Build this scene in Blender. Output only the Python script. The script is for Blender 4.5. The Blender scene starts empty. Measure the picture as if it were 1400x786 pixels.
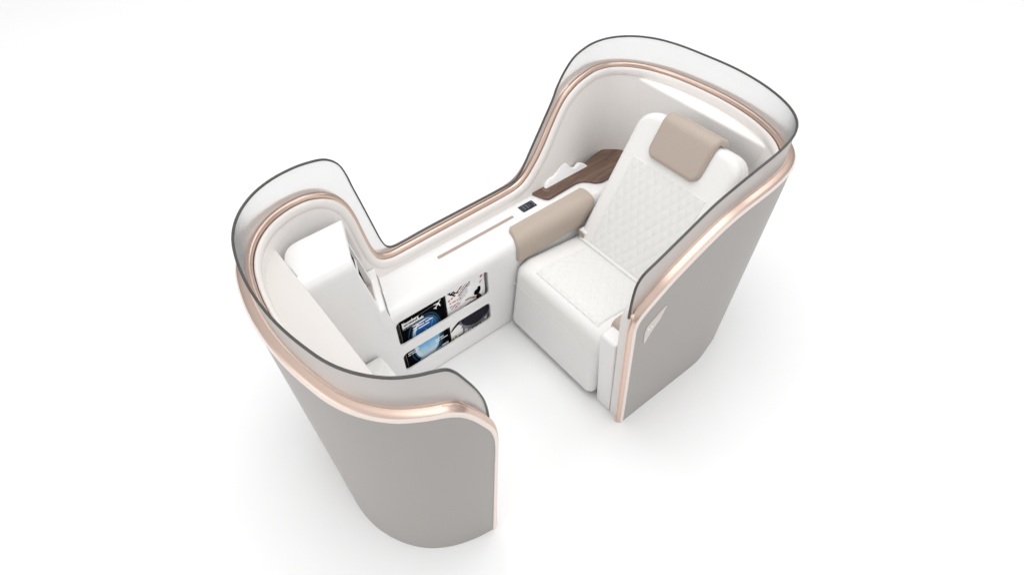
import bpy, bmesh, math, random
from mathutils import Vector, Matrix

random.seed(3)
S = bpy.context.scene
COL = S.collection
PI = math.pi

# ------------------------------------------------------------------ materials
def nt(name):
    m = bpy.data.materials.new(name); m.use_nodes = True
    t = m.node_tree
    b = t.nodes['Principled BSDF']
    return m, t, b

def N(t, typ, **kw):
    n = t.nodes.new(typ)
    for k, v in kw.items(): setattr(n, k, v)
    return n

def plain(name, col, rough=.5, metal=0.0, noise=0.0, nscale=40, bump=0.0, bscale=300, coat=0.0, spec=.5):
    m, t, b = nt(name)
    b.inputs['Roughness'].default_value = rough
    b.inputs['Metallic'].default_value = metal
    b.inputs['Coat Weight'].default_value = coat
    b.inputs['Specular IOR Level'].default_value = spec
    c = (*col, 1)
    b.inputs['Base Color'].default_value = c
    tc = N(t, 'ShaderNodeTexCoord')
    if noise:
        nz = N(t, 'ShaderNodeTexNoise'); nz.inputs['Scale'].default_value = nscale; nz.inputs['Detail'].default_value = 4
        t.links.new(tc.outputs['Object'], nz.inputs['Vector'])
        r = N(t, 'ShaderNodeValToRGB')
        r.color_ramp.elements[0].position = .3; r.color_ramp.elements[1].position = .7
        r.color_ramp.elements[0].color = tuple(max(0, x*(1-noise)) for x in col)+(1,)
        r.color_ramp.elements[1].color = tuple(min(1, x*(1+noise)) for x in col)+(1,)
        t.links.new(nz.outputs['Fac'], r.inputs['Fac'])
        t.links.new(r.outputs['Color'], b.inputs['Base Color'])
    if bump:
        n2 = N(t, 'ShaderNodeTexNoise'); n2.inputs['Scale'].default_value = bscale; n2.inputs['Detail'].default_value = 3
        t.links.new(tc.outputs['Object'], n2.inputs['Vector'])
        bp = N(t, 'ShaderNodeBump'); bp.inputs['Strength'].default_value = bump; bp.inputs['Distance'].default_value = .002
        t.links.new(n2.outputs['Fac'], bp.inputs['Height'])
        t.links.new(bp.outputs['Normal'], b.inputs['Normal'])
    return m

M = {}
M['floor'] = plain('studio_floor', (.91, .91, .91), .6, noise=.004, nscale=2, spec=.2)
M['panel'] = plain('taupe_panel_paint', (.385, .362, .345), .42, metal=.0, noise=.02, nscale=500, bump=.05, bscale=900, spec=.35)
M['pink'] = plain('rose_gold_metal', (.73, .565, .485), .33, metal=1.0, noise=.01, nscale=30)
M['pinkedge'] = plain('rose_gold_edge', (.88, .78, .72), .4, metal=.0, noise=.01, nscale=300)
M['badge'] = plain('pale_rose_plate', (.68, .61, .565), .35, noise=.01, nscale=100)
M['cream'] = plain('cream_trim', (.83, .79, .765), .32, coat=.3, noise=.01, nscale=60)
M['white'] = plain('white_gloss_shell', (.85, .842, .834), .30, coat=.25, noise=.006, nscale=30)
M['leather'] = plain('white_leather', (.85, .842, .826), .48, noise=.012, nscale=60, bump=.10, bscale=420)
M['quilt'] = plain('quilted_white_leather', (.80, .793, .777), .5, noise=.015, nscale=90, bump=.15, bscale=420)
M['taupe'] = plain('taupe_leather', (.465, .388, .328), .5, noise=.05, nscale=260, bump=.25, bscale=520)
M['strip'] = plain('taupe_inlay', (.42, .325, .275), .4, noise=.03, nscale=200)
M['edge'] = plain('dark_polished_edge', (.07, .066, .062), .28, noise=.1, nscale=40)
M['black'] = plain('black_gloss', (.006, .006, .008), .7, noise=.2, nscale=80, spec=.0)
M['navy'] = plain('dark_navy_keypad', (.012, .014, .026), .25, noise=.2, nscale=300)
M['navy2'] = plain('slate_key', (.035, .04, .065), .3, noise=.2, nscale=300)
M['grey'] = plain('grey_recess', (.42, .42, .42), .5, noise=.02, nscale=60)
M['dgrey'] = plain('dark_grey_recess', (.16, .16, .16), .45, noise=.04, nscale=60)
M['ltbeige'] = plain('beige_lining', (.38, .305, .26), .55, noise=.03, nscale=150)
M['paper'] = plain('white_paper', (.96, .96, .96), .5, noise=.004, nscale=50)
M['tissue'] = plain('white_satin_plastic', (.97, .97, .97), .35, noise=.004, nscale=60)
M['ink'] = plain('black_ink', (.004, .004, .005), .5, noise=.1, nscale=80, spec=.0)
M['inkgrey'] = plain('grey_ink', (.35, .35, .36), .5, noise=.05, nscale=80, spec=.06)
M['inkred'] = plain('red_ink', (.62, .03, .04), .5, noise=.05, nscale=80, spec=.06)
M['skin'] = plain('printed_skin_tone', (.42, .24, .18), .5, noise=.1, nscale=80, spec=.06)
M['hair'] = plain('printed_dark_brown', (.030, .012, .012), .5, noise=.2, nscale=120, spec=.06)
M['tulle'] = plain('printed_black_tulle', (.018, .016, .026), .5, noise=.3, nscale=140, spec=.06)
M['tulle2'] = plain('printed_grey_tulle', (.22, .21, .25), .5, noise=.3, nscale=140, spec=.06)
M['yellow'] = plain('printed_yellow', (.6, .45, .05), .5, noise=.1, nscale=80, spec=.06)
M['ring'] = plain('printed_dark_blue', (.012, .055, .12), .4, noise=.2, nscale=60, spec=.06)
M['ring2'] = plain('printed_mid_blue', (.025, .11, .20), .4, noise=.2, nscale=60, spec=.06)
M['pale'] = plain('printed_pale_blue', (.60, .72, .80), .4, noise=.05, nscale=40, spec=.06)

def sky_print():
    m, t, b = nt('printed_sky_gradient')
    tc = N(t, 'ShaderNodeTexCoord'); sp = N(t, 'ShaderNodeSeparateXYZ')
    t.links.new(tc.outputs['Object'], sp.inputs[0])
    mr = N(t, 'ShaderNodeMapRange'); mr.inputs['From Min'].default_value = .095; mr.inputs['From Max'].default_value = .30
    t.links.new(sp.outputs['Z'], mr.inputs['Value'])
    nz = N(t, 'ShaderNodeTexNoise'); nz.inputs['Scale'].default_value = 25; nz.inputs['Detail'].default_value = 5
    t.links.new(tc.outputs['Object'], nz.inputs['Vector'])
    ad = N(t, 'ShaderNodeMath', operation='MULTIPLY_ADD'); ad.inputs[1].default_value = .35; ad.inputs[2].default_value = -.17
    t.links.new(nz.outputs['Fac'], ad.inputs[0])
    ad2 = N(t, 'ShaderNodeMath', operation='ADD')
    t.links.new(mr.outputs['Result'], ad2.inputs[0]); t.links.new(ad.outputs[0], ad2.inputs[1])
    r = N(t, 'ShaderNodeValToRGB')
    e = r.color_ramp.elements
    e[0].position = 0; e[0].color = (.72, .80, .84, 1)
    e[1].position = 1; e[1].color = (.015, .13, .42, 1)
    k = e.new(.35); k.color = (.36, .62, .82, 1)
    k = e.new(.62); k.color = (.03, .30, .68, 1)
    t.links.new(ad2.outputs[0], r.inputs['Fac']); t.links.new(r.outputs['Color'], b.inputs['Base Color'])
    b.inputs['Roughness'].default_value = .5; b.inputs['Specular IOR Level'].default_value = .06
    return m
M['sky'] = sky_print()

def liner():
    m, t, b = nt('ribbed_beige_liner')
    b.inputs['Roughness'].default_value = .6
    tc = N(t, 'ShaderNodeTexCoord')
    nz = N(t, 'ShaderNodeTexNoise'); nz.inputs['Scale'].default_value = 70; nz.inputs['Detail'].default_value = 4
    mp = N(t, 'ShaderNodeMapping'); mp.inputs['Scale'].default_value = (4, 4, .25)
    t.links.new(tc.outputs['Object'], mp.inputs['Vector']); t.links.new(mp.outputs['Vector'], nz.inputs['Vector'])
    r = N(t, 'ShaderNodeValToRGB')
    r.color_ramp.elements[0].color = (.885, .85, .825, 1); r.color_ramp.elements[1].color = (.91, .88, .86, 1)
    r.color_ramp.elements[0].position = .3; r.color_ramp.elements[1].position = .7
    t.links.new(nz.outputs['Fac'], r.inputs['Fac']); t.links.new(r.outputs['Color'], b.inputs['Base Color'])
    bp = N(t, 'ShaderNodeBump'); bp.inputs['Strength'].default_value = .12; bp.inputs['Distance'].default_value = .002
    t.links.new(nz.outputs['Fac'], bp.inputs['Height']); t.links.new(bp.outputs['Normal'], b.inputs['Normal'])
    return m
M['liner'] = liner()
M['bulk'] = plain('satin_cream_bulkhead', (.92, .895, .875), .5, noise=.008, nscale=40)

def ribbed_shelf():
    m, t, b = nt('ribbed_cream_shelf')
    b.inputs['Roughness'].default_value = .5
    tc = N(t, 'ShaderNodeTexCoord')
    w = N(t, 'ShaderNodeTexWave', bands_direction='X'); w.inputs['Scale'].default_value = 55; w.inputs['Distortion'].default_value = .3
    t.links.new(tc.outputs['Object'], w.inputs['Vector'])
    r = N(t, 'ShaderNodeValToRGB')
    r.color_ramp.elements[0].color = (.70, .668, .636, 1); r.color_ramp.elements[1].color = (.75, .72, .69, 1)
    t.links.new(w.outputs['Fac'], r.inputs['Fac']); t.links.new(r.outputs['Color'], b.inputs['Base Color'])
    bp = N(t, 'ShaderNodeBump'); bp.inputs['Strength'].default_value = .2; bp.inputs['Distance'].default_value = .001
    t.links.new(w.outputs['Fac'], bp.inputs['Height']); t.links.new(bp.outputs['Normal'], b.inputs['Normal'])
    return m
M['shelf'] = ribbed_shelf()

def wood():
    m, t, b = nt('walnut_veneer')
    b.inputs['Roughness'].default_value = .38
    b.inputs['Coat Weight'].default_value = .2
    tc = N(t, 'ShaderNodeTexCoord')
    mp = N(t, 'ShaderNodeMapping'); mp.inputs['Scale'].default_value = (26, 2.2, 26); mp.inputs['Rotation'].default_value = (0, 0, .12)
    t.links.new(tc.outputs['Object'], mp.inputs['Vector'])
    nz = N(t, 'ShaderNodeTexNoise'); nz.inputs['Scale'].default_value = 3.2; nz.inputs['Detail'].default_value = 7; nz.inputs['Distortion'].default_value = .8
    t.links.new(mp.outputs['Vector'], nz.inputs['Vector'])
    r = N(t, 'ShaderNodeValToRGB')
    e = r.color_ramp.elements
    e[0].position = .28; e[0].color = (.065, .034, .023, 1)
    e[1].position = .75; e[1].color = (.215, .128, .088, 1)
    k = e.new(.5); k.color = (.14, .078, .053, 1)
    t.links.new(nz.outputs['Fac'], r.inputs['Fac']); t.links.new(r.outputs['Color'], b.inputs['Base Color'])
    return m
M['wood'] = wood()

def frosted():
    m, t, b = nt('frosted_smoked_glass')
    t.nodes.remove(b)
    out = t.nodes['Material Output']
    tc = N(t, 'ShaderNodeTexCoord')
    nz = N(t, 'ShaderNodeTexNoise'); nz.inputs['Scale'].default_value = 650; nz.inputs['Detail'].default_value = 2
    t.links.new(tc.outputs['Object'], nz.inputs['Vector'])
    bp = N(t, 'ShaderNodeBump'); bp.inputs['Strength'].default_value = .08; bp.inputs['Distance'].default_value = .002
    t.links.new(nz.outputs['Fac'], bp.inputs['Height'])
    def shader(cls, col, rough=None, ior=None, bump=True):
        n = N(t, cls); n.inputs['Color'].default_value = (*col, 1)
        if rough is not None: n.inputs['Roughness'].default_value = rough
        if ior is not None: n.inputs['IOR'].default_value = ior
        if bump: t.links.new(bp.outputs['Normal'], n.inputs['Normal'])
        return n
    def mix(f, a, b):
        m_ = N(t, 'ShaderNodeMixShader')
        if isinstance(f, float): m_.inputs[0].default_value = f
        else: t.links.new(f, m_.inputs[0])
        t.links.new(a.outputs[0], m_.inputs[1]); t.links.new(b.outputs[0], m_.inputs[2]); return m_
    tr = shader('ShaderNodeBsdfTranslucent', (.93, .93, .925))
    rf = shader('ShaderNodeBsdfRefraction', (.93, .93, .93), .5, 1.12)
    df = shader('ShaderNodeBsdfDiffuse', (.40, .375, .362))
    dw = shader('ShaderNodeBsdfDiffuse', (.86, .86, .86))
    gl = shader('ShaderNodeBsdfGlossy', (.92, .87, .84), .28)
    inner = mix(.14, mix(.30, rf, tr), dw)            # inner face: paler, more transmissive mix
    outer = mix(.22, mix(.66, mix(.6, rf, tr), df), gl)   # outer face: greyer, glossier mix
    ge = N(t, 'ShaderNodeNewGeometry')
    fin = mix(ge.outputs['Backfacing'], outer, inner)
    t.links.new(fin.outputs[0], out.inputs['Surface'])
    return m
M['glass'] = frosted()

# ------------------------------------------------------------------ helpers
def thing(name, label, cat, loc=(0, 0, 0), group=None):
    o = bpy.data.objects.new(name, None); COL.objects.link(o)
    o.empty_display_size = .05
    o.location = loc; o['label'] = label; o['category'] = cat
    if group: o['group'] = group
    return o

def link(name, me, mat, parent=None, label=None, sharp=35):
    me.materials.clear(); me.materials.append(M[mat])
    for p in me.polygons: p.use_smooth = True
    if sharp is not None:
        me.set_sharp_from_angle(angle=math.radians(sharp))
    o = bpy.data.objects.new(name, me); COL.objects.link(o)
    if parent:
        o.parent = parent
        p = parent; off = Vector((0, 0, 0))
        while p: off += p.location; p = p.parent
        o.location = -off            # geometry is written in world coordinates
        if parent.type == 'MESH': o.location = (0, 0, 0)
    if label: o['label'] = label
    return o

def from_bm(name, bm, mat, parent=None, label=None, sharp=35):
    bmesh.ops.remove_doubles(bm, verts=bm.verts, dist=1e-6)
    bmesh.ops.recalc_face_normals(bm, faces=bm.faces)
    me = bpy.data.meshes.new(name); bm.to_mesh(me); bm.free()
    return link(name, me, mat, parent, label, sharp)

def grid(bm, rows, closed_u=False, closed_v=False):
    vs = [[bm.verts.new(p) for p in r] for r in rows]
    nr = len(vs); nc = len(vs[0])
    for i in range(nr if closed_u else nr-1):
        for j in range(nc if closed_v else nc-1):
            a, b, c, d = vs[i][j], vs[i][(j+1) % nc], vs[(i+1) % nr][(j+1) % nc], vs[(i+1) % nr][j]
            try: bm.faces.new((a, b, c, d))
            except ValueError: pass
    return vs

def rpoly(pts, r, seg=6):
    """round the corners of a 2-D polygon; r is one radius or one per corner"""
    n = len(pts); out = []
    if not isinstance(r, (list, tuple)): r = [r]*n
    for i in range(n):
        p = Vector(pts[i]); a = Vector(pts[i-1]); b = Vector(pts[(i+1) % n])
        if r[i] <= 0: out.append(p); continue
        u = (a-p).normalized(); v = (b-p).normalized()
        ang = math.acos(max(-1, min(1, u.dot(v))))
        d = min(r[i]/math.tan(ang/2), .48*(a-p).length, .48*(b-p).length)
        rr = d*math.tan(ang/2)
        c = p+(u+v).normalized()*(rr/math.sin(ang/2))
        s = p+u*d-c; e = p+v*d-c
        tot = s.angle(e) if s.length > 1e-9 else 0
        sg = 1 if s.x*e.y-s.y*e.x > 0 else -1
        for k in range(seg+1):
            t = sg*tot*k/seg
            out.append(c+Vector((s.x*math.cos(t)-s.y*math.sin(t), s.x*math.sin(t)+s.y*math.cos(t))))
    return out

def area2(p):
    return sum(p[i][0]*p[(i+1) % len(p)][1]-p[(i+1) % len(p)][0]*p[i][1] for i in range(len(p)))/2

def inset(poly, d):
    n = len(poly); out = []
    sg = 1 if area2(poly) > 0 else -1
    for i in range(n):
        p = Vector(poly[i]); a = Vector(poly[i-1]); b = Vector(poly[(i+1) % n])
        t1 = (p-a); t2 = (b-p)
        if t1.length < 1e-9: t1 = t2
        if t2.length < 1e-9: t2 = t1
        t1 = t1.normalized(); t2 = t2.normalized()
        n1 = Vector((-t1.y, t1.x))*sg; n2 = Vector((-t2.y, t2.x))*sg
        m = n1+n2
        if m.length < 1e-6: m = n1
        m = m.normalized(); k = max(.5, m.dot(n1))
        out.append(p+m*(d/k))
    return out

def rprism(bm, poly, f, lo, hi, r=.01, seg=5, r_lo=None):
    """prism of a 2-D polygon between depths lo..hi with rounded rims; f(a, b, depth) -> point"""
    if r_lo is None: r_lo = r
    loops = []
    def rim(rad, base, sgn):
        L = []
        if rad <= 0: return [[f(p[0], p[1], base) for p in poly]]
        for k in range(seg+1):
            t = PI/2*k/seg
            q = inset(poly, rad*(1-math.sin(t)))
            L.append([f(p[0], p[1], base+sgn*rad*(1-math.cos(t))) for p in q])
        return L
    loops += rim(r_lo, lo, 1)
    loops += list(reversed(rim(r, hi, -1)))
    vs = grid(bm, loops, closed_v=True)
    try:
        bm.faces.new(vs[0]); bm.faces.new(vs[-1])
    except ValueError: pass

def XZ(y_of=None): return lambda a, b, d: (a, d, b)
def YZ(a, b, d): return (d, a, b)
def XY(a, b, d): return (a, b, d)

def prism_obj(name, poly, f, lo, hi, mat, parent=None, r=.004, seg=4, label=None, sharp=35, r_lo=None):
    bm = bmesh.new(); rprism(bm, poly, f, lo, hi, r, seg, r_lo)
    return from_bm(name, bm, mat, parent, label, sharp)

def tube(bm, pts, rad, seg=8, closed=False):
    pts = [Vector(p) for p in pts]; n = len(pts); rows = []
    prev = None
    for i, p in enumerate(pts):
        a = pts[i-1] if (i > 0 or closed) else pts[i]
        b = pts[(i+1) % n] if (i < n-1 or closed) else pts[i]
        t = (b-a).normalized()
        if prev is None:
            ref = Vector((0, 0, 1)) if abs(t.z) < .9 else Vector((1, 0, 0))
            u = t.cross(ref).normalized()
        else:
            u = (prev-t*prev.dot(t)).normalized()
        prev = u; v = t.cross(u)
        rows.append([p+u*rad*math.cos(2*PI*k/seg)+v*rad*math.sin(2*PI*k/seg) for k in range(seg)])
    grid(bm, rows, closed_u=closed, closed_v=True)

def catmull(P, n):
    """P: list of tuples (any dimension) -> n samples per span, centripetal-ish through uniform knots"""
    out = []
    for i in range(len(P)-1):
        p0 = P[i-1] if i > 0 else tuple(2*a-b for a, b in zip(P[0], P[1]))
        p1, p2 = P[i], P[i+1]
        p3 = P[i+2] if i+2 < len(P) else tuple(2*a-b for a, b in zip(P[-1], P[-2]))
        t0 = 0
        def dist(a, b): return max(1e-6, math.sqrt(sum((x-y)**2 for x, y in zip(a, b))))**.5
        t1 = t0+dist(p0, p1); t2 = t1+dist(p1, p2); t3 = t2+dist(p2, p3)
        for k in range(n):
            t = t1+(t2-t1)*k/n
            def L(a, b, ta, tb): return tuple((x*(tb-t)+y*(t-ta))/(tb-ta) for x, y in zip(a, b))
            A1 = L(p0, p1, t0, t1); A2 = L(p1, p2, t1, t2); A3 = L(p2, p3, t2, t3)
            B1 = L(A1, A2, t0, t2); B2 = L(A2, A3, t1, t3)
            out.append(L(B1, B2, t1, t2))
    out.append(tuple(P[-1]))
    return out

# ------------------------------------------------------------------ floor
bm = bmesh.new()
g = 16
grid(bm, [[(-g+2*g*i/8, -g+2*g*j/8, 0) for j in range(9)] for i in range(9)])
fl = from_bm('floor', bm, 'floor'); fl['kind'] = 'structure'

# ------------------------------------------------------------------ the shell ribbon
# plan of the glass line, from the front of the seat-side panel round the back, along the console, round the front
PLAN = [(.69, -.06), (.69, .05), (.69, .18), (.69, .31), (.690, .44), (.688, .56), (.679, .68), (.657, .785), (.620, .858), (.565, .912),
        (.49, .955), (.376, .993), (.23, 1.010), (.07, 1.004), (-.07, .985), (-.17, .95), (-.245, .893), (-.292, .82), (-.309, .74),
        (-.312, .65), (-.312, .50), (-.312, .30), (-.312, .10), (-.312, -.10), (-.312, -.30), (-.312, -.45), (-.312, -.60), (-.318, -.70), (-.312, -.77),
        (-.288, -.845), (-.243, -.912), (-.188, -.959), (-.125, -.992), (-.05, -1.014), (.03, -1.028), (.11, -1.035), (.21, -1.034), (.30, -1.024), (.39, -1.006),
        (.46, -.987), (.52, -.960), (.575, -.922), (.62, -.878), (.652, -.830), (.675, -.785), (.690, -.745), (.699, -.70), (.703, -.66), (.704, -.62)]
pl = catmull(PLAN, 10)
# arc length
SA = [0.0]
for i in range(1, len(pl)): SA.append(SA[-1]+math.hypot(pl[i][0]-pl[i-1][0], pl[i][1]-pl[i-1][1]))
TAN = []
for i in range(len(pl)):
    a = pl[max(0, i-2)]; b = pl[min(len(pl)-1, i+2)]
    d = Vector((b[0]-a[0], b[1]-a[1])).normalized(); TAN.append(d)
import bisect
def planat(s):
    if s <= 0:
        return Vector(pl[0])+TAN[0]*s, Vector((TAN[0].y, -TAN[0].x))
    if s >= SA[-1]:
        return Vector(pl[-1])+TAN[-1]*(s-SA[-1]), Vector((TAN[-1].y, -TAN[-1].x))
    i = max(0, min(len(SA)-2, bisect.bisect_right(SA, s)-1))
    f = (s-SA[i])/max(1e-9, SA[i+1]-SA[i])
    p = Vector(pl[i]).lerp(Vector(pl[i+1]), f); t = TAN[i].lerp(TAN[i+1], f).normalized()
    return p, Vector((t.y, -t.x))
def s_of(x, y):
    best = min(range(len(pl)), key=lambda i: (pl[i][0]-x)**2+(pl[i][1]-y)**2)
    # refine by projecting on the tangent
    return SA[best]+(Vector((x, y))-Vector(pl[best])).dot(TAN[best])
sR = lambda y: s_of(.69, y)
sL = lambda y: s_of(-.312, y)

def smooth(a, b, x):
    t = max(0, min(1, (x-a)/(b-a))); return t*t*(3-2*t)
S_BACK0, S_BACK1 = sR(.50), s_of(.30, 1.0)
S_LEFT = sL(.4); S_LEFT2 = sL(-.70); S_FRONT = s_of(.10, -1.035)
KA, KB, KC, KD, KE = s_of(-.2, .93), s_of(.1, 1.0), s_of(.25, -1.03), s_of(.62, -.88), 0
KJ, KK, KM, KN, KO, KP, KQ, KR = sR(.42), sR(.76), s_of(.11, -1.035), s_of(.50, -.97), s_of(-.243, -.912), s_of(.46, -.987), s_of(.652, -.83), s_of(.70, -.70)
KF, KG, KH, KI = sL(.75), sL(.42), sL(-.52), sL(-.82)
def lean(s):
    """how far the foot of the shell sits inside its shoulder"""
    dy = -.14*smooth(KJ, KK, s)*(1-smooth(KA, S_LEFT, s))
    dx = .005*(1-smooth(KJ, KK, s))+.07*smooth(KB, S_LEFT, s)*(1-smooth(KM, KN, s))+.03*smooth(S_LEFT2, KO, s)*(1-smooth(KM, KN, s))
    dy += .024*smooth(S_LEFT2, KM, s)*(1-smooth(KM, KP, s))-.020*smooth(KM, KD, s)*(1-smooth(KQ, KR, s))
    dx += .09*smooth(KF, KG, s)*(1-smooth(KH, KI, s))
    k = smooth(KC, KD, s)
    dx += .012*k; 
    return Vector((dx, dy))
def P3(s, n, z):
    p, nn = planat(s)
    l = lean(s)*(1-min(1, max(0, z/.9)))
    return Vector((p.x+nn.x*n+l.x, p.y+nn.y*n+l.y, z))

# paths in (s, z)
RIM = [(sR(-.004), 0.0), (sR(-.013), .20), (sR(-.024), .42), (sR(-.0325), .60), (sR(-.034), .645), (sR(-.029), .675), (sR(-.014), .703), (sR(.012), .725), (sR(.06), .757), (sR(.12), .795),
       (sR(.20), .834), (sR(.29), .873), (sR(.385), .907), (sR(.47), .924), (sR(.56), .930), (s_of(.657, .785), .927), (s_of(.565, .912), .922), (s_of(.376, .993), .917), (s_of(.23, 1.01), .917),
       (s_of(.07, 1.004), .917), (s_of(-.07, .985), .915), (s_of(-.17, .95), .915), (s_of(-.245, .893), .920), (s_of(-.292, .82), .926), (sL(.73), .930), (sL(.672), .921), (sL(.62), .906), (sL(.575), .885),
       (sL(.538), .862), (sL(.505), .833), (sL(.47), .795), (sL(.43), .748), (sL(.393), .702), (sL(.35), .655), (sL(.31), .618), (sL(.275), .590), (sL(.24), .571), (sL(.20), .561), (sL(.14), .557), (sL(0), .555), (sL(-.2), .553), (sL(-.38), .551),
       (sL(-.43), .551), (sL(-.462), .555), (sL(-.488), .565), (sL(-.507), .582), (sL(-.520), .610), (sL(-.531), .665), (sL(-.538), .725), (sL(-.546), .790), (sL(-.562), .850), (sL(-.590), .895), (sL(-.630), .924), (sL(-.68), .940),
       (sL(-.74), .944), (s_of(-.288, -.845), .942), (s_of(-.243, -.912), .938), (s_of(-.188, -.959), .934), (s_of(-.05, -1.014), .928), (s_of(.11, -1.035), .920), (s_of(.30, -1.024), .910), (s_of(.46, -.987), .902), (s_of(.575, -.922), .898),
       (s_of(.652, -.83), .896), (s_of(.683, -.768), .890), (s_of(.692, -.738), .872), (s_of(.699, -.705), .825), (s_of(.7025, -.672), .755), (s_of(.7035, -.653), .705), (s_of(.704, -.644), .655), (s_of(.704, -.6425), .60), (s_of(.704, -.6524), .45), (s_of(.704, -.6675), .22), (s_of(.7035, -.682), 0.0)]
GLS = [(sR(-.031), .690), (sR(-.0305), .73), (sR(-.027), .80), (sR(-.017), .852), (sR(.003), .880), (sR(.03), .894), (sR(.07), .908), (sR(.19), .955), (sR(.324), 1.007), (sR(.454), 1.035), (sR(.56), 1.050), (s_of(.657, .785), 1.058),
       (s_of(.565, .912), 1.056), (s_of(.376, .993), 1.052), (s_of(.23, 1.01), 1.052), (s_of(.07, 1.004), 1.050), (s_of(-.07, .985), 1.050), (s_of(-.17, .95), 1.050), (s_of(-.245, .893), 1.050), (s_of(-.292, .82), 1.051), (sL(.74), 1.052),
       (sL(.68), 1.046), (sL(.61), 1.023), (sL(.557), .976), (sL(.52), .924), (sL(.489), .872), (sL(.42), .790), (sL(.345), .703), (sL(.29), .638), (sL(.265), .610), (sL(.245), .595), (sL(.22), .584), (sL(.18), .579), (sL(.12), .578), (sL(-.04), .578), (sL(-.27), .577), (sL(-.38), .573),
       (sL(-.418), .574), (sL(-.437), .580), (sL(-.452), .595), (sL(-.464), .630), (sL(-.474), .690), (sL(-.487), .775), (sL(-.505), .886), (sL(-.519), .965), (sL(-.535), 1.012), (sL(-.560), 1.042), (sL(-.59), 1.060), (sL(-.65), 1.070),
       (sL(-.74), 1.070), (s_of(-.288, -.845), 1.066), (s_of(-.243, -.912), 1.062), (s_of(-.188, -.959), 1.060), (s_of(-.05, -1.014), 1.056), (s_of(.11, -1.035), 1.052), (s_of(.30, -1.024), 1.050), (s_of(.46, -.987), 1.050), (s_of(.575, -.922), 1.050),
       (s_of(.652, -.83), 1.050), (s_of(.675, -.785), 1.053), (s_of(.690, -.755), 1.048), (s_of(.697, -.735), 1.026), (s_of(.700, -.704), .962), (s_of(.7035, -.674), .885), (s_of(.704, -.658), .825), (s_of(.704, -.651), .775), (s_of(.704, -.6485), .740), (s_of(.704, -.648), .715)]
rim = catmull(RIM, 6); gls = catmull(GLS, 6)
def dedup(P):
    out = [P[0]]
    for p in P[1:]:
        if math.hypot(p[0]-out[-1][0], p[1]-out[-1][1]) > .0015: out.append(p)
    return out
rim = dedup(rim); gls = dedup(gls)

def sweep(path, prof, closed=True, ends=None):
    """sweep a cross-section along an (s, z) path; `ends` is the cross-section on the two upright edges"""
    rows = []; m = len(path)
    for i, (s, z) in enumerate(path):
        a = path[max(0, i-1)]; b = path[min(m-1, i+1)]
        t = Vector((b[0]-a[0], b[1]-a[1])).normalized(); nn = Vector((-t.y, t.x))
        w = 0
        if ends: w = smooth(.55, .97, abs(t.y)) if (i < m*.12 or i > m*.88) else 0
        pr_ = prof if not w else [(p[0]+(q[0]-p[0])*w, p[1]+(q[1]-p[1])*w) for p, q in zip(prof, ends)]
        rows.append([P3(s+u*nn.x, n, z+u*nn.y) for n, u in pr_])
    b_ = bmesh.new(); vs = grid(b_, rows, closed_v=closed)
    if closed:
        b_.faces.new(vs[0]); b_.faces.new(vs[-1])
    return b_

shell = thing('privacy_shell', 'taupe privacy shell with rose gold band and frosted glass rim, wrapping round seat and console', 'seat shell', (.2, 0, 0))

def wall(name, n, u, mat, rows=14, sharp=40):
    top = []
    for i, (s, z) in enumerate(rim):
        a = rim[max(0, i-1)]; b = rim[min(len(rim)-1, i+1)]
        t = Vector((b[0]-a[0], b[1]-a[1])).normalized(); nn = Vector((-t.y, t.x))
        top.append((s+u*nn.x, max(0, z+u*nn.y)))
    # keep the columns between the two foot corners
    i0 = max(i for i, q in enumerate(rim) if q[1] < .60 and i < 60)
    i1 = min(i for i, q in enumerate(rim) if q[1] < .60 and i > len(rim)-60)
    sb0 = top[0][0]; sb1 = top[-1][0]
    mid = top[i0:i1+1]; m = len(mid)
    cols = []
    for k, (s, z) in enumerate(mid):
        sb = min(max(s, sb0+.0004*k), sb1-.0004*(m-1-k))
        cols.append([P3(sb+(s-sb)*j/rows, n, z*j/rows) for j in range(rows+1)])
    bm = bmesh.new(); grid(bm, cols)
    return from_bm(name, bm, mat, shell, sharp=sharp)
wall('outer_panel', .034, -.011, 'panel')
wall('inner_liner', -.0375, -.030, 'liner')
# rose gold band: rounded edge on the outside, shelf up to the glass, tube on the inside
prof = [(.030, -.0130), (.0335, -.0130), (.0338, -.009), (.0336, -.005), (.0325, -.002), (.030, .0002), (.018, .004), (.0065, .007), (.0058, .0085),
        (-.0058, .0085), (-.0075, .0105), (-.0115, .0110), (-.0155, .0092), (-.0185, .005), (-.0198, -.001), (-.0198, -.012), (-.014, -.022)]
endp = [(n if n > .02 else (.0125+(n+.0198)/.0528*.0205), u) for n, u in prof]
from_bm('rose_gold_band', sweep(rim, prof, ends=endp), 'pink', shell, sharp=50)
prof = [(.0335, -.0140), (.0372, -.0140), (.0376, -.0105), (.0372, -.006), (.0340, -.0005), (.0315, -.0005), (.0335, -.010)]
endp = [(n, u*.96) for n, u in prof]
from_bm('edge_strip', sweep(rim, prof, ends=endp), 'pinkedge', shell, sharp=50)
prof = [(-.0212, -.030), (-.0212, -.011), (-.0228, -.0065), (-.0265, -.0040), (-.0315, -.0045), (-.0362, -.0085), (-.0392, -.0150), (-.0404, -.0230), (-.0402, -.0330), (-.0370, -.0400), (-.028, -.040)]
endp = [(n+.0335 if n > -.0235 else n, u) for n, u in prof]
from_bm('cream_trim', sweep(rim, prof, ends=endp), 'cream', shell, sharp=50)

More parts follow.
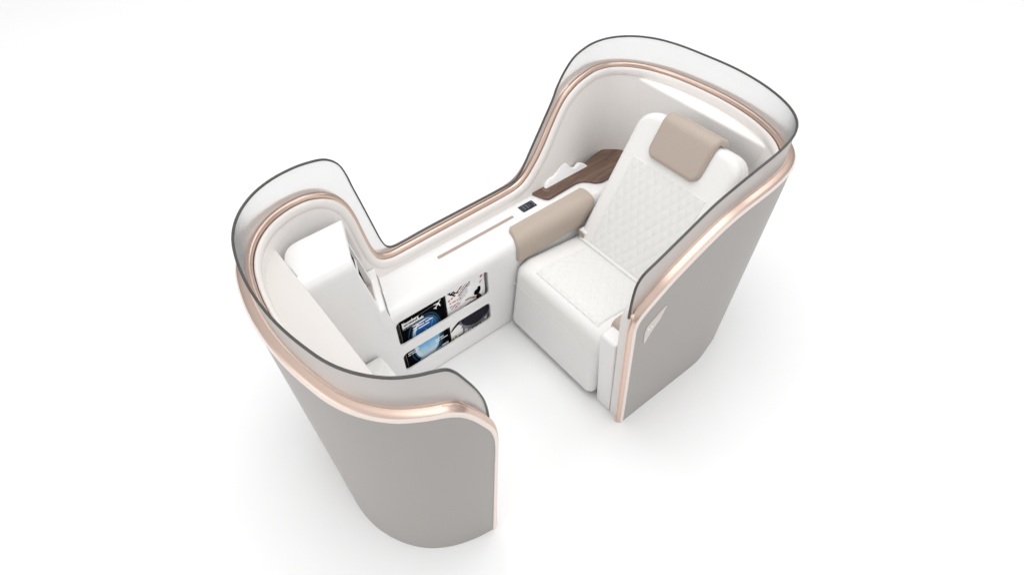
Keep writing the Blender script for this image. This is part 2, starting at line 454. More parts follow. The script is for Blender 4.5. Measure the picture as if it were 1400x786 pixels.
# frosted glass screen, standing on the band
def interp(path, s):
    for i in range(len(path)-1):
        if path[i][0] <= s <= path[i+1][0]:
            f = (s-path[i][0])/max(1e-9, path[i+1][0]-path[i][0]); return path[i][1]+(path[i+1][1]-path[i][1])*f
    return path[0][1] if s < path[0][0] else path[-1][1]
i0 = min(range(60), key=lambda i: rim[i][0]); 
i1 = max(range(len(rim)-60, len(rim)), key=lambda i: rim[i][0])
rmono = rim[i0:i1+1]
cols = []
for s, z in gls:
    zb = min(interp(rmono, s)+.004, z-.002)
    cols.append([P3(s, 0, zb+(z-zb)*j/6) for j in range(7)])
bm = bmesh.new(); grid(bm, cols)
from_bm('glass_screen', bm, 'glass', shell, label='frosted glass screen standing along the rose gold band')
prof = [(.0043, -.004), (.0043, .0), (.0034, .0014), (-.0034, .0014), (-.0043, 0), (-.0043, -.004)]
from_bm('screen_edge', sweep(gls, prof), 'edge', shell, sharp=60)

# bulkheads inside the two ends: flat face, shelf on top, bounded by the liner
def bulk(name, ycut, side, z1, mat, lab, r):
    pts = []
    for i in range(0, len(pl)):
        s = SA[i]; p, nn = planat(s)
        q = p-nn*.0385
        if side > 0 and q.y > ycut and q.x > -.5: pts.append((q.x, q.y))
        if side < 0 and q.y < ycut: pts.append((q.x, q.y))
    ex = lambda a, b: (a[0]+(b[0]-a[0])*(ycut-a[1])/(b[1]-a[1]), ycut)
    zlo = .52 if side > 0 else .31
    pts = [ex(pts[0], pts[1])]+pts[1:-1]+[ex(pts[-1], pts[-2])]
    b_ = bmesh.new(); lo_ = [b_.verts.new((x, y, zlo)) for x, y in pts]; up_v = [b_.verts.new((x, y, z1)) for x, y in pts]
    n_ = len(pts)
    for i in range(n_): b_.faces.new((lo_[i], lo_[(i+1) % n_], up_v[(i+1) % n_], up_v[i]))
    b_.faces.new(up_v)
    bmesh.ops.recalc_face_normals(b_, faces=b_.faces)
    e_ = [e for e in b_.edges if set(e.verts) == {up_v[0], up_v[-1]}]
    bmesh.ops.bevel(b_, geom=e_, offset=r, segments=5, affect='EDGES', profile=.5)
    return from_bm(name, b_, mat, shell, lab, 40)
bulk('bulkhead', .895, 1, .874, 'bulk', 'cream bulkhead block behind the backrest', .012)
bulk('bulkhead', -.868, -1, .862, 'shelf', 'wide ribbed cream shelf at the foot end', .004)

# little door badge on the outer panel
poly = [(.131, .673), (.118, .640), (.106, .612), (.065, .563), (.045, .525), (.039, .523), (.033, .56), (.0315, .592), (.036, .616), (.047, .628), (.121, .673)]
fn = lambda a, b, d: P3(sR(a), d, b)
b_ = bmesh.new(); rprism(b_, rpoly(poly, .006, 3), fn, .0335, .0375, .0012, 2)
badge = from_bm('door_badge', b_, 'badge', shell, label='small rose gold plate on the outer panel')
for c, w in (((.050, .600), .007), ((.066, .603), .006)):
    pp = [(c[0]-w*.5, c[1]-w), (c[0]+w*.7, c[1]-w*.3), (c[0]+w*.4, c[1]+w), (c[0]-w*.6, c[1]+w*.5)]
    b_ = bmesh.new(); rprism(b_, rpoly(pp, .002, 3), fn, .037, .0382, 0, 2); from_bm('icon_mark', b_, 'paper', badge)

# ------------------------------------------------------------------ the console
con = thing('side_console', 'glossy white side console with magazine pocket, keypad and walnut tray beside the seat', 'console', (-.13, 0, 0))
def console_body():
    prof = rpoly([(-.13, .004), (0, .004), (0, .497), (-.215, .497)], [0, .004, .042, 0], 10)
    b = bmesh.new(); rprism(b, [(p.x, p.y) for p in prof], lambda a, c, d: (a, d, c), -.72, .84, 0)
    return from_bm('body', b, 'white', con, sharp=30)
body = console_body()
def cutter(poly, f, lo, hi, r=0):
    b = bmesh.new(); rprism(b, poly, f, lo, hi, r, 3); bmesh.ops.recalc_face_normals(b, faces=b.faces)
    me = bpy.data.meshes.new('cut'); b.to_mesh(me); b.free()
    o = bpy.data.objects.new('cut', me); COL.objects.link(o); return o
def boolean(o, cuts):
    loc = o.location.copy(); o.location = (0, 0, 0)
    par = o.parent; o.parent = None
    for c in cuts:
        md = o.modifiers.new('b', 'BOOLEAN'); md.operation = 'DIFFERENCE'; md.object = c; md.solver = 'EXACT'
    bpy.context.view_layer.update()
    dg = bpy.context.evaluated_depsgraph_get()
    me = bpy.data.meshes.new_from_object(o.evaluated_get(dg))
    o.modifiers.clear(); old = o.data; o.data = me
    for c in cuts:
        m_ = c.data; bpy.data.objects.remove(c); bpy.data.meshes.remove(m_)
    for p in me.polygons: p.use_smooth = True
    me.set_sharp_from_angle(angle=math.radians(30))
    o.parent = par; o.location = loc
SLOT1 = rpoly([(-.594, .297), (-.131, .283), (-.129, .434), (-.594, .436)], .024, 6)
SLOT1 = rpoly([(-.594, .288), (-.131, .288), (-.131, .436), (-.594, .436)], .022, 6)
SLOT2 = rpoly([(-.594, .112), (-.131, .112), (-.131, .228), (-.594, .228)], .022, 6)
CAV = [(-.6, .045), (-.124, .045), (-.124, .462), (-.6, .462)]
boolean(body, [cutter(CAV, YZ, -.062, -.008), cutter(SLOT1, YZ, -.02, .02), cutter(SLOT2, YZ, -.02, .02)])
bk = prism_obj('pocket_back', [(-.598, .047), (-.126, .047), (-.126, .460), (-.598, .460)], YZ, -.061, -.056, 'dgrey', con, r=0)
# inlay strip, keypad
prism_obj('inlay_strip', rpoly([(-.153, -.283), (-.137, -.283), (-.137, .126), (-.153, .126)], .004, 3), XY, .4955, .4985, 'strip', con, r=.0008, seg=2)
kp = prism_obj('keypad', rpoly([(-.178, .178), (-.134, .178), (-.134, .258), (-.178, .258)], .002, 3), XY, .4955, .4995, 'navy', con, r=.0008, seg=2)
for (x, y, w, h, mt) in ([(-.156, .192, .034, .010, 'navy2'), (-.156, .209, .034, .005, 'navy2'), (-.156, .226, .026, .016, 'navy2'), (-.156, .2405, .034, .003, 'navy2')] +
                         [(-.168+.012*i, .2495, .004, .004, 'inkgrey') for i in range(3)] + [(-.156, .198, .030, .0014, 'inkgrey'), (-.156, .214, .030, .0014, 'inkgrey')]):
    prism_obj('key', [(x-w/2, y-h/2), (x+w/2, y-h/2), (x+w/2, y+h/2), (x-w/2, y+h/2)], XY, .4990, .5003 if mt == 'navy2' else .5008, mt, kp, r=0)

# padded sheet following a curved path
def pad(name, path, lo, hi, thick, er, mat, parent, nu=40, nv=60, hfun=None, label=None, side=True, sharp=60):
    """path(u) -> (point at v=0, v axis, normal); lo(u)/hi(u) bounds along v; u in 0..U"""
    pf, U = path
    us = []
    for i in range(nu+1):
        t = i/nu; us.append(U*(t-.10*math.sin(2*PI*t)*.9))
    b = bmesh.new(); top = []; 
    for u in us:
        a, c = lo(u), hi(u); row = []
        p, va, nn = pf(u)
        for j in range(nv+1):
            t = j/nv; t = t-.10*math.sin(2*PI*t)*.9
            v = a+(c-a)*t
            d = max(0, min(u, U-u, v-a, c-v))
            h = thick*math.sqrt(max(0, 1-(1-min(1, d/er))**2)) if er > 0 else thick
            if hfun: h += hfun(u, v, d)
            row.append(p+va*v+nn*h)
        top.append(row)
    vs = grid(b, top)
    return from_bm(name, b, mat, parent, label, sharp)

def rounder(lo0, hi0, U, rc0, rc1):
    def cut(u, rc, e):
        return rc-math.sqrt(max(0, rc*rc-(rc-u)**2)) if u < rc else 0
    lo = lambda u: lo0(u)+cut(u, rc0, 0)+cut(U-u, rc1, 0)
    hi = lambda u: hi0(u)-cut(u, rc0, 0)-cut(U-u, rc1, 0)
    return lo, hi

# armrest pad wrapped over the console edge
R_ = .044
Lt = .052; arc = R_*PI/2; Ld = .066
UP = Lt+arc+Ld
def padpath(u):
    if u < Lt: return Vector((-.094+u, 0, .4975)), Vector((0, 1, 0)), Vector((0, 0, 1))
    if u < Lt+arc:
        t = (u-Lt)/R_
        n_ = Vector((math.sin(t), 0, math.cos(t)))
        return Vector((-.042, 0, .4535))+n_*R_, Vector((0, 1, 0)), n_
    return Vector((.002, 0, .4535-(u-Lt-arc))), Vector((0, 1, 0)), Vector((1, 0, 0))
def plo(u): return .047-.022*smooth(0, UP*.6, u)
def phi(u):
    k = max(0, (u-(Lt+arc*.55))/(UP-Lt-arc*.55)); return .494-.088*k
lo, hi = rounder(plo, phi, UP, .028, .016)
pad('armrest_pad', (padpath, UP), lo, hi, .016, .012, 'taupe', con, 50, 60, label='taupe leather pad folded over the console edge')
# underside closing strip so the pad has a visible thickness
# walnut tray
WD = [(-.206, .283), (-.142, .304), (-.124, .320), (-.124, .345), (-.128, .49), (-.122, .523), (-.098, .547), (-.075, .562), (-.058, .590), (-.056, .64), (-.056, .84), (-.25, .84), (-.232, .70), (-.212, .62), (-.210, .377)]
wd = prism_obj('walnut_tray', rpoly(WD, [.006, .012, .016, .03, .06, .05, .05, .05, .04, .05, .01, .01, .08, .05, .02], 5), XY, .497, .509, 'wood', con, r=.003, seg=3, label='dark walnut tray with wavy front edge')
rng = [(-.188+.020*math.cos(t), .362+.020*math.sin(t), .5092) for t in [PI*.98+PI*1.0*k/14 for k in range(15)]]
b_ = bmesh.new(); tube(b_, rng, .0012, 6); from_bm('slot_ring', b_, 'strip', wd)

# end cabinet: skewed leaning end face with pockets
O0 = Vector((0.002, -.6395, .555)); UA = Vector((-.25, .0899, 0)).normalized()      # from near to far along the end face
NF = Vector((.334, .929, .160)).normalized(); VB = NF.cross(UA); VB = (VB if VB.z > 0 else -VB).normalized()
UA = (UA-NF*UA.dot(NF)).normalized()
def face_co(p):
    d = Vector(p)-O0; return (d.dot(UA), d.dot(VB))
def fp(a, b, d): return O0+UA*a+VB*b+NF*d
def cabinet():
    # front loop on the end face, back loop at y=-.93, section rounded at the near and far top edges
    W = .226; zt = .862
    sec = rpoly([(0, .004), (0, .47), (0, zt), (-W, zt), (-.185, .47), (-.14, .004)], [0, 0, .055, .02, 0, 0], 10)
    rows = []
    NY = 30
    for k in range(NY+1):
        f = k/NY; row = []
        for q in sec:
            x = .002+q.x; z = q.y
            zz = max(z, .47)
            y0 = -.6395-(x-.002)*NF.x/NF.y-(zz-.555)*NF.z/NF.y
            y = y0+(-.872-y0)*f
            # back far corner falls away softly
            dy = max(0, .10-(y+.872)); cr = .10-math.sqrt(max(0, .10**2-dy**2))
            x = max(x, .002-W+cr*.8)
            if z > .6 and q.x < -.05: z = max(.6, z-cr*.45*min(1, (-.05-q.x)/.12))
            row.append((x, y, z))
        rows.append(row)
    b = bmesh.new(); vs = grid(b, rows, closed_v=True)
    for L_ in (vs[0], vs[-1]):
        b.faces.new(L_[1:-1]); b.faces.new([L_[0], L_[1], L_[-2], L_[-1]])
    bmesh.ops.recalc_face_normals(b, faces=b.faces)
    fe = [e for e in b.edges if all(v in vs[0] for v in e.verts) and min(e.verts[0].co.z, e.verts[1].co.z) > .469 and max(e.verts[0].co.z, e.verts[1].co.z) > .48]
    bmesh.ops.bevel(b, geom=fe, offset=.006, segments=3, affect='EDGES', profile=.5)
    return from_bm('storage_cabinet', b, 'white', con, 'tall white storage cabinet at the end of the console', 40)
cab = cabinet()
BE = [face_co(p) for p in [(-.205, -.617, .830), (-.196, -.566, .560), (-.152, -.588, .566), (-.117, -.650, .838), (-.131, -.645, .846)]]
LO = [face_co(p) for p in [(-.100, -.657, .845), (-.134, -.594, .566), (-.050, -.626, .573), (-.016, -.643, .600), (-.007, -.680, .770), (-.008, -.688, .815), (-.036, -.682, .846)]]
BEp = rpoly(BE, .010, 4); LOp = rpoly(LO, .010, 4)
boolean(cab, [cutter(BEp, fp, -.018, .03), cutter(LOp, fp, -.060, .03)])
prism_obj('recess_lining', inset(BEp, .0006), fp, -.0178, -.0155, 'ltbeige', cab, r=0, label='beige lining of the narrow recess')
prism_obj('recess_lining', inset(LOp, .0006), fp, -.0598, -.0575, 'grey', cab, r=0, label='grey lining of the open pocket')
def quad(name, P, mat, d0, d1, r=.001):
    return prism_obj(name, [face_co(p) for p in P], fp, d0, d1, mat, cab, r=r, seg=2)
quad('pocket_panel', [(-.072, -.667, .838), (-.018, -.688, .838), (-.012, -.685, .800), (-.060, -.662, .796)], 'black', -.056, -.002)
quad('pocket_divider', [(-.072, -.656, .792), (-.012, -.684, .800), (-.012, -.681, .782), (-.078, -.650, .772)], 'white', -.056, .0005)
quad('pocket_panel', [(-.058, -.656, .768), (-.012, -.680, .776), (-.016, -.664, .700), (-.034, -.658, .705)], 'black', -.056, -.0022)
quad('pocket_floor', [(-.130, -.595, .570), (-.050, -.626, .576), (-.020, -.643, .604), (-.018, -.660, .680), (-.09, -.615, .610)], 'ltbeige', -.056, -.004)
# low step in front of the cabinet
def step_pt(x, off, z):
    return Vector((x, -.6395-(x-.002)*.36+off, z))
rows = []
sec = rpoly([(0, .43), (0, .556), (-.215, .560), (-.215, .43)], [0, .012, .006, 0], 5)
def sp(a, b, d):
    lean_ = -(b-.5)*.16
    return step_pt(.004+a, d+lean_, b)
stp = prism_obj('low_step', [(q.x, q.y) for q in sec], sp, -.008, .030, 'white', con, r=.004, seg=3, r_lo=0)
prism_obj('slot_inlay', rpoly([(-.190, .514), (-.128, .502), (-.128, .540), (-.190, .548)], .004, 3), sp, .0302, .0314, 'ltbeige', stp, r=0, label='beige inlay on the end of the step')
prism_obj('slot_inlay', rpoly([(-.112, .506), (-.012, .486), (-.012, .530), (-.112, .543)], .004, 3), sp, .0302, .0314, 'dgrey', stp, r=0, label='dark grey inlay on the end of the step')

# ------------------------------------------------------------------ passenger seat
seat = thing('passenger_seat', 'white quilted leather passenger seat with taupe headrest flap and side post', 'seat', (.3, .2, 0))
# cushion
prof = rpoly([(-.030, .022), (.46, .022), (.46, .345), (.36, .355), (.078, .394), (.010, .372), (.000, .27)], [.03, .01, .02, .10, .06, .075, .05], 9)
CX0, CX1 = .004, .566
cush = prism_obj('seat_cushion', [(p.x, p.y) for p in prof], lambda a, b, d: (d, a, b), CX0, CX1, 'leather', seat, r=.042, seg=8, sharp=60)
b_ = bmesh.new(); tube(b_, [(CX0+.006+(CX1-CX0-.012)*k/30, .0006, .276) for k in range(31)], .0016, 6); from_bm('piping', b_, 'leather', cush)
prism_obj('seat_base', [(.10, .004), (.44, .004), (.44, .03), (.10, .03)], lambda a, b, d: (d, a, b), .06, .54, 'leather', seat, r=.003)
# quilted panels
def quilt_h(amp, cu, cv, off=0.0):
    def f(u, v, d):
        a = PI*(u/cu+v/cv); c = PI*(u/cu-v/cv)
        q = (abs(math.sin(a))*abs(math.sin(c)))**.5
        k = min(1, d/.006)
        return amp*q*k-.0012*(1-k)
    return f
seatline = sorted([(p.x, p.y) for p in prof if p.y > .34 and p.x < .40])
def seat_z(y):
    for i in range(len(seatline)-1):
        (ya, za), (yb, zb) = seatline[i], seatline[i+1]
        if ya <= y <= yb: return za+(zb-za)*(y-ya)/max(1e-9, yb-ya)
    return seatline[-1][1]
UQ = .315
def qpath(u):
    y = .047+u; d_ = Vector((0, .01, seat_z(y+.005)-seat_z(y-.005))).normalized()
    n_ = Vector((0, -d_.z, d_.y))
    return Vector((0, y, seat_z(y)))-n_*.0012, Vector((1, 0, 0)), n_
pad('quilted_seat_panel', (qpath, UQ), lambda u: .106, lambda u: .496, .0030, .006, 'quilt', cush, 180, 220, quilt_h(.0027, .053, .0433), sharp=None)
# backrest
ang = math.radians(31)
bd = Vector((0, math.sin(ang), math.cos(ang))); bn = Vector((0, -math.cos(ang), math.sin(ang)))
B0 = Vector((0, .366, .366))
def bp_(x, t, d): return Vector((x, 0, 0))+B0+bd*t+bn*d
HB = .643
outl = rpoly([(.028, -.06), (.568, -.06), (.560, HB), (.034, HB)], [.02, .02, .085, .085], 9)
back = prism_obj('backrest', [(p.x, p.y) for p in outl], bp_, -.125, .002, 'leather', seat, r=.034, seg=8, sharp=60)
ring = [bp_(p.x, p.y, -.052) for p in inset(outl, -.0008)]
b_ = bmesh.new(); tube(b_, ring, .0018, 6, closed=True); from_bm('piping', b_, 'leather', back)
pad('quilted_back_panel', (lambda u: (B0+bd*(u+.012)+bn*.001, Vector((1, 0, 0)), bn), .435), lambda u: .105, lambda u: .502, .0018, .004, 'quilt', back, 240, 220, quilt_h(.0026, .074, .0436), sharp=None)
b_ = bmesh.new(); tube(b_, [(.05+.50*k/30, .3635, .3665) for k in range(31)], .0045, 8); from_bm('seam_roll', b_, 'leather', back)
# headrest flap: down the front of the backrest, over its top edge and back
hs = .476; hl = .150; rr = .030; ha = rr*PI/2; hbk = .066
UH = hl+ha+hbk
def hpath(u):
    if u < hl: return bp_(0, hs+u, .006), Vector((1, 0, 0)), bn
    if u < hl+ha:
        t = (u-hl)/rr; n_ = bn*math.cos(t)+bd*math.sin(t)
        return bp_(0, hs+hl, .006-rr)+n_*rr, Vector((1, 0, 0)), n_
    return bp_(0, hs+hl+rr, .006-rr-(u-hl-ha)), Vector((1, 0, 0)), bd
lo, hi = rounder(lambda u: .158, lambda u: .428, UH, .045, .018)
pad('headrest', (hpath, UH), lo, hi, .020, .020, 'taupe', seat, 70, 60, label='taupe leather headrest flap over the top of the backrest')
# belt buckle housing between cushion and console pad
bk = prism_obj('belt_guide', rpoly([(.030, .335), (.074, .335), (.074, .402), (.030, .402)], .008, 4), lambda a, b, d: (a, d, b), .372, .405, 'leather', seat, r=.005, seg=3)
prism_obj('guide_frame', rpoly([(.034, .345), (.068, .345), (.068, .396), (.034, .396)], .008, 4), lambda a, b, d: (a, d, b), .366, .373, 'strip', bk, r=.002, seg=2)
prism_obj('guide_slot', rpoly([(.043, .354), (.058, .354), (.058, .388), (.043, .388)], .004, 4), lambda a, b, d: (a, d, b), .3645, .3665, 'grey', bk, r=0)
# side post and the small armrest
post = rpoly([(.000, .003), (-.034, .487), (.060, .492), (.070, .003)], [0, .014, .01, 0], 5)
prism_obj('side_post', [(p.x, p.y) for p in post], lambda a, b, d: (d, a, b), .578, .657, 'white', seat, r=.007, seg=4)
arm = rpoly([(.030, .42), (.030, .512), (.40, .512), (.40, .42)], [.02, .03, .03, .02], 5)
prism_obj('armrest', [(p.x, p.y) for p in arm], lambda a, b, d: (d, a, b), .568, .655, 'taupe', seat, r=.012, seg=4, label='narrow taupe armrest inside the shell panel')

# ------------------------------------------------------------------ ottoman
ott = thing('ottoman', 'white quilted leather ottoman tucked under the foot-end shelf', 'ottoman', (.3, -.78, 0))
top = rpoly([(.012, -.86), (.55, -.86), (.55, -.690), (.012, -.690)], .02, 4)
ob = prism_obj('ottoman_body', [(p.x, p.y) for p in top], XY, .004, .335, 'leather', ott, r=.016, seg=5, sharp=60, r_lo=.003)
pad('quilted_top', (lambda u: (Vector((0, -.850+u, .3335)), Vector((1, 0, 0)), Vector((0, 0, 1))), .150), lambda u: .024, lambda u: .535, .0015, .004, 'quilt', ott, 60, 200, quilt_h(.0026, .050, .060), sharp=None)

# ------------------------------------------------------------------ white wavy piece standing in the walnut tray
P_ = [(.354, .500), (.355, .512), (.372, .527), (.394, .536), (.418, .537), (.440, .546), (.463, .560), (.488, .566), (.508, .558), (.530, .534), (.550, .527), (.574, .5345), (.594, .530), (.612, .518), (.620, .508), (.620, .500)]
sm = [(p[0], p[1]) for p in catmull(P_, 5)]
b_ = bmesh.new(); rprism(b_, sm, lambda a, b, d: (d-.55*(b-.5), a, b+.12*(d+.19)), -.200, -.182, .005, 4)
ts = from_bm('tray_ornament', b_, 'tissue', None, sharp=60)
ts['label'] = 'white mountain-shaped upright piece standing in the slot of the walnut tray'; ts['category'] = 'ornament'

# ------------------------------------------------------------------ magazines
MX = -.022
def mf(a, b, d): return Vector((MX+d, a-.0098, b+.0157))
def magazine(label, y0, y1, z0, z1, cover):
    t = thing('magazine', label, 'magazine', (MX, (y0+y1)/2, z0))
    pages = prism_obj('pages', [(y0, z0), (y1, z0), (y1, z1), (y0, z1)], mf, -.006, -.0008, 'paper', t, r=0)
    cv = prism_obj('cover', [(y0-.0006, z0-.0006), (y1+.0006, z0-.0006), (y1+.0006, z1+.0006), (y0-.0006, z1+.0006)], mf, -.0008, 0, cover, t, r=0)
    return t, cv
def flat(name, poly, mat, parent, d, label=None):
    b = bmesh.new(); rprism(b, poly, mf, d, d+.0003, 0); return from_bm(name, b, mat, parent, label)
def text(body, y, z, size, mat, parent, d, rot=0.0, bold=.0, name='cover_text', sx=1.0):
    c = bpy.data.curves.new('t', 'FONT'); c.body = body; c.size = size; c.extrude = .00012; c.offset = bold; c.resolution_u = 3
    o = bpy.data.objects.new('t', c); COL.objects.link(o); bpy.context.view_layer.update()
    me = bpy.data.meshes.new_from_object(o.evaluated_get(bpy.context.evaluated_depsgraph_get()))
    bpy.data.objects.remove(o); bpy.data.curves.remove(c)
    cr, sr = math.cos(rot), math.sin(rot)
    for v in me.vertices:
        a, b = v.co.x*sx, v.co.y
        v.co = mf(y+a*cr-b*sr, z+a*sr+b*cr, d+v.co.z)
    me.name = name
    return link(name, me, mat, parent, sharp=None)
def ell(cy, cz, ry, rz, n=40, p=2.0, tilt=0):
    out = []
    for k in range(n):
        t = 2*PI*k/n; c, s_ = math.cos(t), math.sin(t)
        a = ry*math.copysign(abs(c)**(2/p), c); b = rz*math.copysign(abs(s_)**(2/p), s_)
        out.append((cy+a*math.cos(tilt)-b*math.sin(tilt), cz+a*math.sin(tilt)+b*math.cos(tilt)))
    return out

def line(p, q, w, mat, par, d, name='cover_line'):
    p = Vector(p); q = Vector(q); t = (q-p).normalized(); n = Vector((-t.y, t.x))*w/2
    return flat(name, [tuple(p+n), tuple(q+n), tuple(q-n), tuple(p-n)], mat, par, d)
def word_bars(words, y, z, h, mat, par, d, rot=0.0):
    """print too small to read in the photograph: one thin bar per word"""
    a = 0
    for n in words:
        L = n*h*.62
        line((y+a*math.cos(rot), z+h*.35+a*math.sin(rot)), (y+(a+L)*math.cos(rot), z+h*.35+(a+L)*math.sin(rot)), h*.40, mat, par, d)
        a += L+h*.4
mag, cv = magazine('black-covered magazine with white title and blue aeroplane window, in the console pocket', -.5600, -.3420, .032, .440, 'ink')
WC = (-.452, .205)
flat('window_ring', ell(*WC, .086, .150, p=2.6), 'ring', cv, .0004)
flat('window_ring', ell(WC[0], WC[1], .080, .143, p=2.6), 'ink', cv, .0008)
flat('window_ring', ell(WC[0]+.003, WC[1], .074, .136, p=2.6), 'ring2', cv, .0012)
flat('window_ring', ell(WC[0]-.001, WC[1], .064, .124, p=2.6), 'pale', cv, .0016)
flat('window_view', ell(WC[0]+.006, WC[1]+.006, .056, .112, p=2.6), 'sky', cv, .0020)
text('Bloomberg', -.551, .3605, .0225, 'paper', cv, .0024, bold=.0009, sx=.80, name='title_text')
text('Businessweek', -.551, .3425, .0225, 'paper', cv, .0024, bold=.0009, sx=.82, name='title_text')
word_bars([3, 7, 5], -.551, .3325, .008, 'inkgrey', cv, .0024)
word_bars([3, 3], -.506, .320, .015, 'paper', cv, .0026)
word_bars([6, 4], -.506, .304, .015, 'paper', cv, .0026)
word_bars([2, 6], -.506, .288, .015, 'paper', cv, .0026)
word_bars([6], -.414, .150, .012, 'paper', cv, .0026)
word_bars([3, 5], -.414, .136, .012, 'paper', cv, .0026)
word_bars([5, 3], -.553, .168, .011, 'paper', cv, .0026)
word_bars([2, 4], -.553, .155, .011, 'paper', cv, .0026)
word_bars([5, 2, 3, 6], -.500, .084, .012, 'paper', cv, .0026)
flat('barcode_patch', [(-.384, .082), (-.350, .082), (-.350, .098), (-.384, .098)], 'paper', cv, .0024)
line((-.47, .372), (-.380, .380), .0012, 'inkgrey', cv, .0024)
line((-.452, .27), (-.425, .235), .0014, 'pale', cv, .0026); line((-.425, .235), (-.41, .30), .0010, 'pale', cv, .0026)
# little white aeroplane, nose up to the right
def plane_pts(cy, cz, k, rot):
    half = [(0, 1.0), (.09, .85), (.10, .35), (.80, -.15), (.80, -.32), (.10, -.05), (.08, -.60), (.32, -.80), (.32, -.95), (0, -.86)]
    pts = half+[(-a, b) for a, b in reversed(half[1:-1])]
    return [(cy+k*(a*math.cos(rot)-b*math.sin(rot)), cz+k*(a*math.sin(rot)+b*math.cos(rot))) for a, b in pts]
flat('aeroplane_icon', plane_pts(-.374, .371, .026, -.7), 'paper', cv, .0024)

mag2, cv = magazine('white magazine with a dancer in black tutu and slanted lettering, in the console pocket', -.3300, -.1290, .032, .438, 'paper')
r45 = .66
text('E', -.308, .370, .052, 'ink', cv, .0006, rot=r45, bold=.0012, name='title_text'); text('R', -.290, .352, .046, 'ink', cv, .0006, rot=r45, bold=.0012, name='title_text')
rows_ = [(-.262, .384, .050, 'inkgrey', .004), (-.272, .372, .064, 'ink', .007), (-.270, .357, .070, 'inkred', .004), (-.268, .343, .080, 'ink', .007), (-.268, .330, .075, 'inkgrey', .004),
         (-.268, .317, .060, 'inkgrey', .004), (-.262, .306, .050, 'inkgrey', .003)]
random.seed(5)
for (y, z, L, mt, w) in rows_:
    a = 0
    while a < L:
        g_ = random.uniform(.004, .011)
        p = (y+a*math.cos(r45), z+a*math.sin(r45)); q = (y+(a+g_)*math.cos(r45), z+(a+g_)*math.sin(r45))
        line(p, q, w*random.uniform(.75, 1.1), mt, cv, .0006); a += g_+.0022
word_bars([1, 1, 1], -.322, .338, .016, 'inkred', cv, .0006, rot=.35); word_bars([1, 2, 1, 1], -.316, .320, .014, 'inkred', cv, .0006, rot=-.05)
for i, (y, z) in enumerate([(-.318, .300), (-.300, .296), (-.283, .300), (-.312, .286), (-.292, .283), (-.276, .290)]):
    line((y, z), (y+.013, z+.006), .006, ('inkgrey', 'inkred', 'inkgrey')[i % 3], cv, .0006)
line((-.150, .380), (-.140, .390), .010, 'inkred', cv, .0006); line((-.156, .352), (-.142, .362), .003, 'inkgrey', cv, .0006); line((-.154, .344), (-.146, .358), .002, 'inkgrey', cv, .0006)
# dancer: bun and head, neck, torso leaning, arm stretched to the left, tutu with fringe, leg
sm2 = lambda P, k=4: [(p[0], p[1]) for p in catmull(P+[P[0]], k)][:-1]
mf0 = mf
def mf(a, b, d): return mf0(a, b-.024, d)
flat('dancer_arm', sm2([(-.262, .268), (-.235, .282), (-.205, .286), (-.178, .284), (-.176, .274), (-.205, .275), (-.235, .272), (-.258, .260)]), 'hair', cv, .0006)
flat('dancer_arm', sm2([(-.238, .318), (-.212, .318), (-.186, .307), (-.180, .298), (-.190, .298), (-.212, .309), (-.236, .312)]), 'skin', cv, .0006)
flat('dancer_body', sm2([(-.180, .300), (-.168, .312), (-.158, .306), (-.150, .285), (-.150, .262), (-.152, .238), (-.160, .205), (-.190, .208), (-.186, .240), (-.176, .266)]), 'hair', cv, .0009)
flat('dancer_head', sm2([(-.190, .322), (-.184, .340), (-.170, .345), (-.164, .356), (-.154, .352), (-.152, .338), (-.156, .322), (-.166, .312), (-.180, .311)]), 'ink', cv, .0012)
flat('dancer_leg', sm2([(-.200, .205), (-.230, .200), (-.270, .190), (-.305, .176), (-.328, .160), (-.326, .172), (-.300, .196), (-.268, .212), (-.230, .225), (-.200, .232)]), 'hair', cv, .0006)
fr = []
for k in range(60):
    t = k/59; ang_ = PI*(1.02+t*.93)
    rad = .083+.005*math.sin(k*2.3)+.004*math.sin(k*5.1)
    fr.append((-.192+rad*1.05*math.cos(ang_), .206+rad*1.25*math.sin(ang_)))
flat('dancer_tutu', fr+[(-.122, .224), (-.160, .238), (-.21, .236), (-.258, .215)], 'tulle2', cv, .0012)
fr = []
for k in range(60):
    t = k/59; ang_ = PI*(1.05+t*.90)
    rad = .075+.004*math.sin(k*2.9+1)
    fr.append((-.188+rad*1.15*math.cos(ang_), .212+rad*1.15*math.sin(ang_)))
flat('dancer_tutu', fr+[(-.124, .228), (-.160, .240), (-.21, .238), (-.245, .222)], 'tulle', cv, .0015)
b_pts = [(-.248, .195), (-.262, .170), (-.262, .140), (-.262, .115), (-.272, .100), (-.288, .098), (-.292, .108)]
w_ = .006
cl = catmull(b_pts, 4)
up = [(p[0]-w_*.8, p[1]-w_*.3) for p in cl]; dn = [(p[0]+w_*.8, p[1]+w_*.3) for p in reversed(cl)]
flat('dancer_sash', up+dn, 'tulle2', cv, .0009)
mf = mf0
flat('cover_mark', ell(-.307, .090, .006, .010, 16), 'yellow', cv, .0006); flat('cover_mark', ell(-.322, .083, .004, .006, 16), 'inkred', cv, .0006)

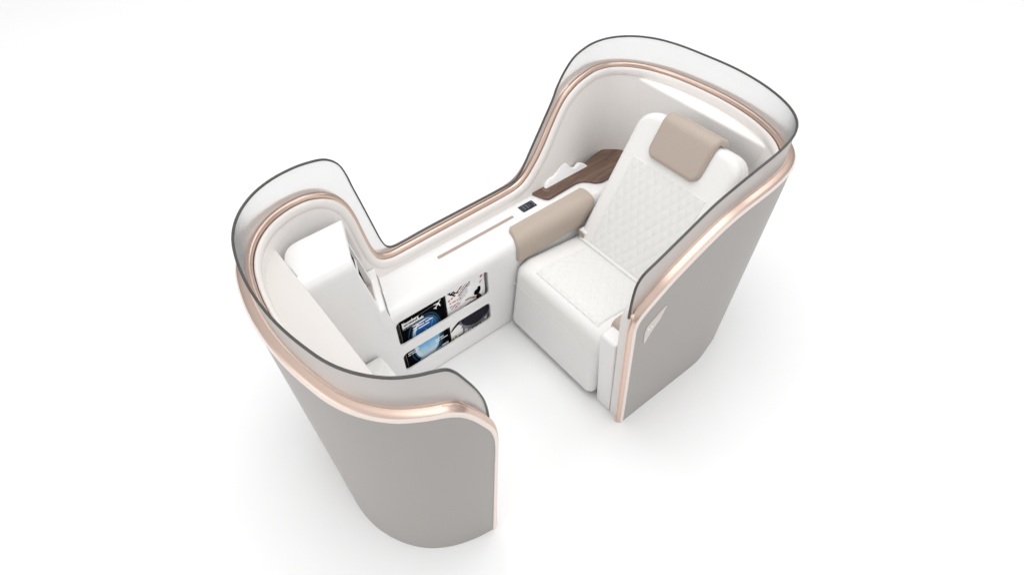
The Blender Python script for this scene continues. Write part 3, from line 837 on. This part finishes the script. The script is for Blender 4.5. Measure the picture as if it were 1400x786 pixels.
# ------------------------------------------------------------------ light
w = bpy.data.worlds.new('World'); S.world = w; w.use_nodes = True
t = w.node_tree; bg = t.nodes['Background']
tc = N(t, 'ShaderNodeTexCoord'); sp_ = N(t, 'ShaderNodeSeparateXYZ'); t.links.new(tc.outputs['Generated'], sp_.inputs[0])
r = N(t, 'ShaderNodeValToRGB'); e = r.color_ramp.elements
e[0].position = .0; e[0].color = (.6, .6, .6, 1)
e[1].position = 1; e[1].color = (1.0, 1.0, 1.0, 1)
k = e.new(.5); k.color = (.42, .42, .42, 1)
k = e.new(.60); k.color = (.55, .55, .55, 1)
k = e.new(.8); k.color = (.85, .85, .85, 1)
mr = N(t, 'ShaderNodeMapRange'); mr.inputs['From Min'].default_value = -1; mr.inputs['From Max'].default_value = 1
t.links.new(sp_.outputs['Z'], mr.inputs['Value']); t.links.new(mr.outputs['Result'], r.inputs['Fac'])
t.links.new(r.outputs['Color'], bg.inputs['Color']); bg.inputs['Strength'].default_value = .78

def area(name, loc, target, size, power, col=(1, 1, 1)):
    l = bpy.data.lights.new(name, 'AREA'); l.shape = 'SQUARE'; l.size = size; l.energy = power; l.color = col
    o = bpy.data.objects.new(name, l); COL.objects.link(o); o.location = loc
    o.rotation_euler = (Vector(target)-Vector(loc)).to_track_quat('-Z', 'Y').to_euler()
    return o
area('overhead_softbox', (-1.0, .5, 9.0), (-1.0, .6, 0), 8.2, 385)
ok_ = bpy.data.lights['overhead_softbox']; ok_.shape = 'RECTANGLE'; ok_.size = 10.5; ok_.size_y = 6.0
bl = area('ledge_highlight_strip', (-.8, 6.6, 7.6), (.5, .4, .9), 6.0, 110)  # unseen strip light, added so the right band shelf reflects a highlight
bl.data.shape = 'RECTANGLE'; bl.data.size = 6.0; bl.data.size_y = 2.0

area('front_fill', (-1.2, -8.5, 5.0), (-.4, -1.2, 0), 5.0, 190)  # added fill light, lifts the near floor and the front-facing surfaces
area('right_fill', (7.5, .5, 4.5), (1.6, .4, 0), 5.0, 95)  # added fill light, lifts the floor and faces on the right side

# ------------------------------------------------------------------ camera
cam = bpy.data.cameras.new('camera'); co = bpy.data.objects.new('camera', cam); COL.objects.link(co)
cam.sensor_width = 36; cam.lens = 36*864.59/1400; cam.clip_start = .05; cam.clip_end = 200
Rx = Vector((.6246, .7803, -.0193)); 
fwd = Vector((-.5290, .4062, -.7450)).normalized()
Rx = (Rx-fwd*Rx.dot(fwd)).normalized(); up_ = Rx.cross(fwd)
co.matrix_world = Matrix(((Rx.x, up_.x, -fwd.x, 1.536), (Rx.y, up_.y, -fwd.y, -1.183), (Rx.z, up_.z, -fwd.z, 2.4), (0, 0, 0, 1)))
S.camera = co

S.render.engine = 'CYCLES'
S.cycles.use_denoising = True
S.cycles.max_bounces = 12; S.cycles.diffuse_bounces = 3; S.cycles.transmission_bounces = 8
S.view_settings.view_transform = 'Standard'; S.view_settings.look = 'None'; S.view_settings.exposure = 0; S.view_settings.gamma = 1
